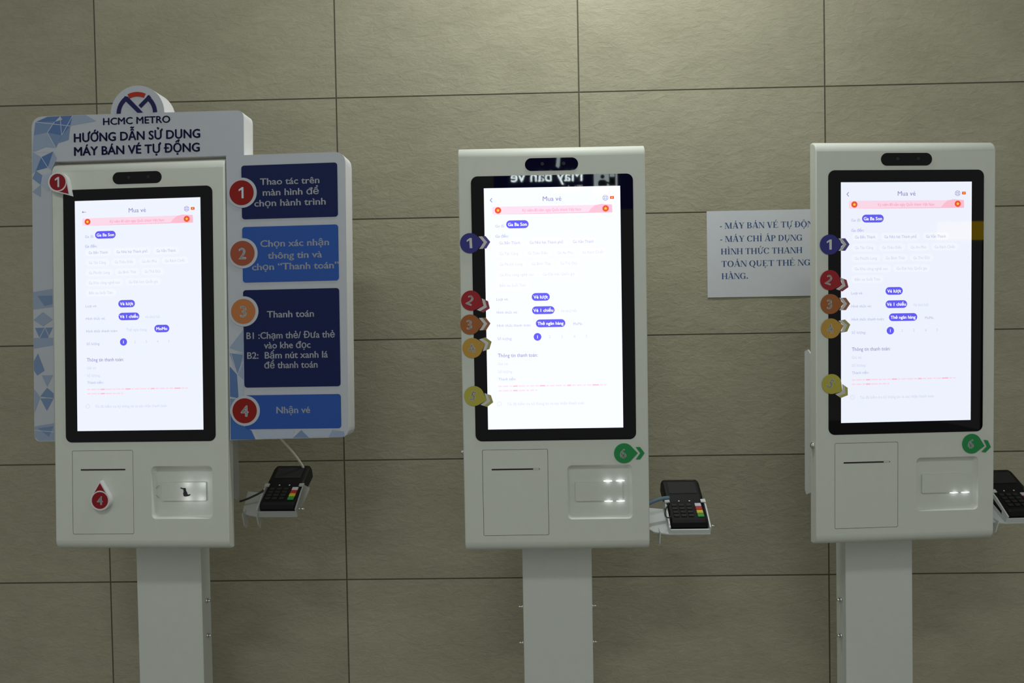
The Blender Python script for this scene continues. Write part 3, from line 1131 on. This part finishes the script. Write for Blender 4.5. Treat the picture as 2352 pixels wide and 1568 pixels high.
outl = rounded([(-187.5, -259.5), (-232, -259.5), (-230.5, 419.5), (-62, 419)], [0, 14, 26, 0])[0:]
arch = circ(-1, 418.5, 57.5, 24, PI, 0)
rest = rounded([(60, 417.6), (225, 416), (224.3, 323.4), (436, 323.2), (433.5, -257.5), (186.5, -261), (186.5, 324), (-187.5, 324)],
               [0, 16, 0, 24, 18, 0, 0, 0])
loop = outl + arch + rest
b = MB()
b.prism(loop, 6, 54, BOARD, EDGE)
PT = {'a': mat('facet_deep_blue', lin((78, 110, 164)), .5), 'b': mat('facet_mid_blue', lin((112, 136, 174)), .5), 'c': mat('facet_pale_blue', lin((144, 160, 186)), .5),
      'd': mat('facet_ice', lin((172, 182, 202)), .5), 'e': mat('facet_strong_blue', lin((46, 98, 172)), .5)}
FAC = [('a', [(-222, 408), (-196, 418), (-168, 418.5), (-180, 407)]), ('a', [(-168, 418.5), (-141, 418.5), (-146, 397), (-163, 411)]),
       ('b', [(-222, 408), (-180, 407), (-196, 385), (-226, 380)]), ('a', [(-180, 407), (-163, 411), (-146, 397), (-165, 378), (-196, 385)]),
       ('b', [(-146, 397), (-150, 368), (-172, 362), (-165, 378)]), ('c', [(-141, 418.5), (-112, 418.5), (-130, 400), (-146, 397)]),
       ('c', [(-226, 380), (-196, 385), (-200, 355), (-229, 345)]), ('b', [(-196, 385), (-165, 378), (-178, 352)]),
       ('c', [(-178, 352), (-200, 355), (-196, 385)]), ('c', [(-130, 400), (-112, 418.5), (-90, 405)]),
       ('a', [(-184, 345), (-210, 334), (-222, 306), (-196, 312)]), ('c', [(-229, 345), (-210, 334), (-222, 306), (-230, 300)]),
       ('c', [(-184, 345), (-196, 312), (-188, 306), (-176, 330)]), ('b', [(-230, 290), (-212, 276), (-208, 296), (-222, 306)]),
       ('d', [(-212, 276), (-194, 262), (-188, 300), (-208, 296)]), ('c', [(-230, 262), (-212, 250), (-212, 276)]),
       # left strip, lower half
       ('c', [(-231, 52), (-189, 58), (-189, 20), (-231, 16)]), ('b', [(-222, 44), (-189, 44), (-189, 26), (-206, 22)]),
       ('c', [(-231, -6), (-210, 10), (-189, -6), (-210, -20)]), ('b', [(-228, -22), (-189, -22), (-200, -44), (-218, -44)]),
       ('c', [(-231, -44), (-189, -44), (-189, -60), (-231, -66)]), ('b', [(-231, -92), (-222, -76), (-208, -112), (-224, -122), (-231, -112)]),
       ('c', [(-214, -122), (-190, -122), (-203, -146)]), ('b', [(-218, -166), (-203, -148), (-189, -160), (-189, -170)]),
       ('b', [(-218, -170), (-189, -170), (-204, -196)]), ('c', [(-231, -150), (-218, -168), (-231, -200)]),
       ('c', [(-231, -228), (-189, -222), (-189, -258), (-222, -258), (-231, -250)]), ('b', [(-224, -232), (-190, -228), (-200, -250)]),
       # between the kiosk and the panels, and along the bottom
       ('c', [(188, -72), (217, -36), (217, -82)]), ('b', [(188, -82), (217, -84), (204, -128)]), ('c', [(217, -86), (217, -140), (204, -128)]),
       ('d', [(204, -128), (217, -140), (216, -172), (206, -176)]), ('a', [(188, -110), (204, -128), (207, -176), (188, -172)]),
       ('b', [(188, -176), (206, -178), (200, -200), (188, -196)]), ('e', [(188, -206), (198, -222), (232, -242), (240, -260), (188, -260)]),
       ('d', [(240, -242), (322, -242), (318, -258), (256, -259), (244, -252)]), ('b', [(318, -258), (336, -242), (352, -258)]),
       ('d', [(352, -258), (336, -242), (404, -243), (430, -250)]), ('c', [(392, -258), (400, -243), (424, -246), (426, -257)])]
for i, (k, p) in enumerate(FAC):
    b.flat(p, 5.75 - 0.05 * (i % 4), PT[k])
LN = mat('facet_line', lin((188, 198, 214)), .5)
for p0, p1 in (((-222, 408), (-146, 397)), ((-168, 418), (-165, 378)), ((-196, 385), (-178, 352)), ((-180, 407), (-196, 385)), ((-165, 378), (-141, 418)),
               ((-210, 334), (-196, 312)), ((-229, 345), (-184, 345)), ((188, -72), (204, -128)), ((188, -82), (217, -86)), ((204, -128), (217, -100)),
               ((204, -128), (217, -140)), ((204, -128), (207, -176)), ((-231, -236), (-189, -240)), ((-218, -168), (-190, -170)), ((-228, -22), (-189, -22)),
               ((-218, -44), (-206, -22)), ((-206, -22), (-196, -44))):
    a, c = Vector(p0), Vector(p1)
    n = Vector((-(c - a).y, (c - a).x)).normalized() * .6
    b.flat([tuple(a + n), tuple(c + n), tuple(c - n), tuple(a - n)], 5.5, LN)
b.build('panel', board, HBd, calc=False)

# heading and logo
b = MB()
b.text('HCMC METRO', -75, 396.3, 5.2, TITLE, width=144.5, size=20.5, bold=0.045, res=3)
b.text('HƯỚNG DẪN SỬ DỤNG', -138.6, 362.8, 5.2, TITLE, width=271.5, size=25.5, bold=0.06, res=3)
b.text('MÁY BÁN VÉ TỰ ĐỘNG', -138.5, 334.4, 5.2, TITLE, width=270, size=25.5, bold=0.06, res=3)
b.build('heading', board, HBd, calc=False, label='dark navy lettering')
b = MB()
LC = (-2.0, 418.0)


def ringseg(a0, a1, r0, r1, m):
    b.flat(circ(*LC, r1, 20, a0, a1) + circ(*LC, r0, 20, a0, a1)[::-1], 5.2, m)


ringseg(deg(64), deg(116), 35.0, 44.5, LRED)
ringseg(deg(1), deg(57), 34.5, 43.5, TITLE)
ringseg(deg(123), deg(179), 34.5, 43.5, TITLE)
b.flat([(-27.5, 454.5), (-21.0, 453.5), (11.5, 419.0), (-0.5, 419.0), (-30.5, 449.0)], 5.05, TITLE)
b.flat([(24.5, 455.5), (29.5, 449.5), (7.5, 428.5), (2.0, 434.5)], 5.05, TITLE)
b.build('logo', board, HBd, calc=False, label='navy and red arched M emblem')

PAN = ((301.6, 191.1, NAVY, 245.8, BAD1, '1', (('Thao tác trên', 319.5, 260.6, 124), ('màn hình để', 321.5, 238.4, 117), ('chọn hành trình', 319.5, 216.6, 149))),
       (175.2, 61.1, BLUE, 121.4, BAD2, '2', (('Chọn xác nhận', 328.0, 133.4, 143), ('thông tin và', 328.0, 108.8, 113), ('chọn “Thanh toán”', 328.8, 86.0, 181))),
       (45.6, -154.0, NAVY, 2.1, BAD3, '3', (('Thanh toán', 317.0, -11.6, 98), ('B1 :Chạm thẻ/ Đưa thẻ', 316.5, -54.6, 184), ('vào khe đọc', 309.5, -74.8, 97),
                                             ('B2:  Bấm nút xanh lá', 309.5, -95.2, 168), ('để thanh toán', 316.5, -115.4, 111))),
       (-169.8, -239.2, BLUE, -201.3, BAD1, '4', (('Nhận vé', 320.0, -207.4, 70),)))
I4 = Matrix.Identity(4)
for t, bo, m, bc, bm_, num, lines in PAN:
    b = MB()
    b.flat(rrect(218.5, bo, 419, t, 6), 5.3, m)
    for s, u, v, w in lines:
        b.text(s, u, v, 5.1, PWHITE, width=w, size=19.2, align='C', bold=0.03, res=3)
    pn = b.build('instruction_panel', board, HBd, calc=False,
                 label='%s panel of white instructions for step %s' % ('dark navy' if m is NAVY else 'bright blue', num))
    b = MB()
    b.flat(circ(219.5, bc, 31.0, 40), 5.0, BOARD)
    b.flat(circ(218.6, bc, 25.6, 40), 4.8, bm_)
    if num == '1':
        b.digit_one(218.6, bc, 4.6, PWHITE, 23, 0, 0.18)
    else:
        b.text(num, 218.6, bc - 11.6, 4.6, PWHITE, size=32, align='C', bold=0.05, res=4)
    b.build('number_badge', pn, I4, calc=False, label='round badge with a white %s' % num)

# ---------------------------------------------------------------- paper notice on the wall
b = MB()
nx, nz = 24, 16
u0, u1, v0, v1 = 0.0, 296.0, -212.0, 0.0
g = [[b.vert(u0 + (u1 - u0) * i / nx, -0.9 - 0.5 * math.sin(i * .5) - 1.2 * (j / nz) ** 3, v1 + (v0 - v1) * j / nz) for i in range(nx + 1)] for j in range(nz + 1)]
for j in range(nz):
    for i in range(nx):
        b.face([g[j][i], g[j][i + 1], g[j + 1][i + 1], g[j + 1][i]], PAPER, True)
for s, u, v, w in (('- MÁY BÁN VÉ TỰ ĐỘNG', 31, -43.6, 245), ('- MÁY CHỈ ÁP DỤNG', 31.5, -76.2, 202), ('HÌNH THỨC THANH', 33, -106.8, 200),
                   ('TOÁN QUẸT THẺ NGÂN', 34, -137.2, 250), ('HÀNG.', 34, -167.4, 66)):
    serif_line(b, s, u, v, lambda x, y: -1.02 - 0.5 * math.sin(x / 296 * nx * .5) - 1.2 * (-y / 212) ** 3 if y < 0 else -1.1, INK, 21.4, w)
notice = b.build('paper_notice', M=Matrix.Translation(((1464.8 + X0) / 1000, 0, (Z0 - 350.4) / 1000)), calc=False)
tag(notice, 'white paper notice with blue serif capitals taped to the tiled wall', 'notice')

# ---------------------------------------------------------------- signs across the hall, seen only as reflections in the black bezels
SNAVY = mat('sign_navy_face', lin((22, 24, 84)), 0.4, 0, 0.4, lin((26, 30, 110)), 2.4)
SWHT = mat('sign_lit_white', (0.8, 0.8, 0.8), 0.4, 0, 0.4, (0.85, 1.0, 1.0), 13.0)
SBLK = mat('sign_black', (0.01, 0.01, 0.01), 0.5)
sx0, sz0, sy = X0, Z0, -4.5
sign = empty('hanging_sign', Matrix.Translation(((1350 + X0) / 1000, sy, (Z0 + 335) / 1000)) @ Matrix.Rotation(PI, 4, 'Z'))
tag(sign, 'navy backlit ticket sign hung across the hall, seen mirrored in the black bezel', 'sign')
# sign frame: u runs to world -x, front faces the kiosks (world +y)
b = MB()
b.box(-520, 480, -2, 70, -210, 190, SNAVY, 3)
X = lambda wx: 1350 - wx
b.text('Máy bán vé', X(1499), -12, -3, SWHT, width=509, size=108, bold=0.04, res=3)
b.text('Tickets', X(1499), -88, -3, SWHT, width=211, size=66, bold=0.0, res=3)
b.flat([(X(1345), 172), (X(1322), 172), (X(1312), 92), (X(1330), 80), (X(1338), 92)], -3, SWHT)
b.build('light_box', sign, I4, calc=False)
b = MB()
b.flat(rrect(X(1745), -115, X(1579), 72, 3), -3, SWHT)
uc = X(1640)
b.flat(circ(uc, 14, 15, 24), -3.4, SBLK)
b.flat(rounded([(uc - 30, -52), (uc + 30, -52), (uc + 33, -24), (uc + 20, -8), (uc - 18, -8), (uc - 34, -26)], [3, 3, 8, 10, 10, 8]), -3.4, SBLK)
b.flat([(uc - 24, -30), (uc - 48, -42), (uc - 60, -14), (uc - 52, -10), (uc - 42, -26), (uc - 24, -16)], -3.4, SBLK)
b.flat([rrect(X(1732), -50, X(1686), 50, 3), rrect(X(1726), 12, X(1692), 44, 2)], -3.4, SBLK)
b.build('pictogram', sign, I4, calc=False, label='white square with a black figure at a machine')
for u in (-380, 340):
    b = MB()
    b.cyl((u, 34, 190), (0, 0, 1), 8, 5050 - (Z0 + 335) - 190, CHROME, 12)
    b.build('hanger_rod', sign, I4)

YEL = mat('yellow_sign_face', lin((190, 160, 30)), 0.5, 0, 0.3, lin((200, 165, 20)), 6.5)
ys = empty('yellow_sign', Matrix.Translation(((5150 + X0) / 1000, -4.5, 0)) @ Matrix.Rotation(PI, 4, 'Z'))
tag(ys, 'yellow lit sign on a post, reflected in the right edge of a bezel', 'sign')
b = MB()
b.box(-260, 260, -5, 30, 1772, 1912, YEL, 3)
b.build('sign_face', ys, I4)
b = MB()
b.cyl((-140, 12, 0), (0, 0, 1), 22, 1772, SBLK, 16)
b.build('pole', ys, I4)
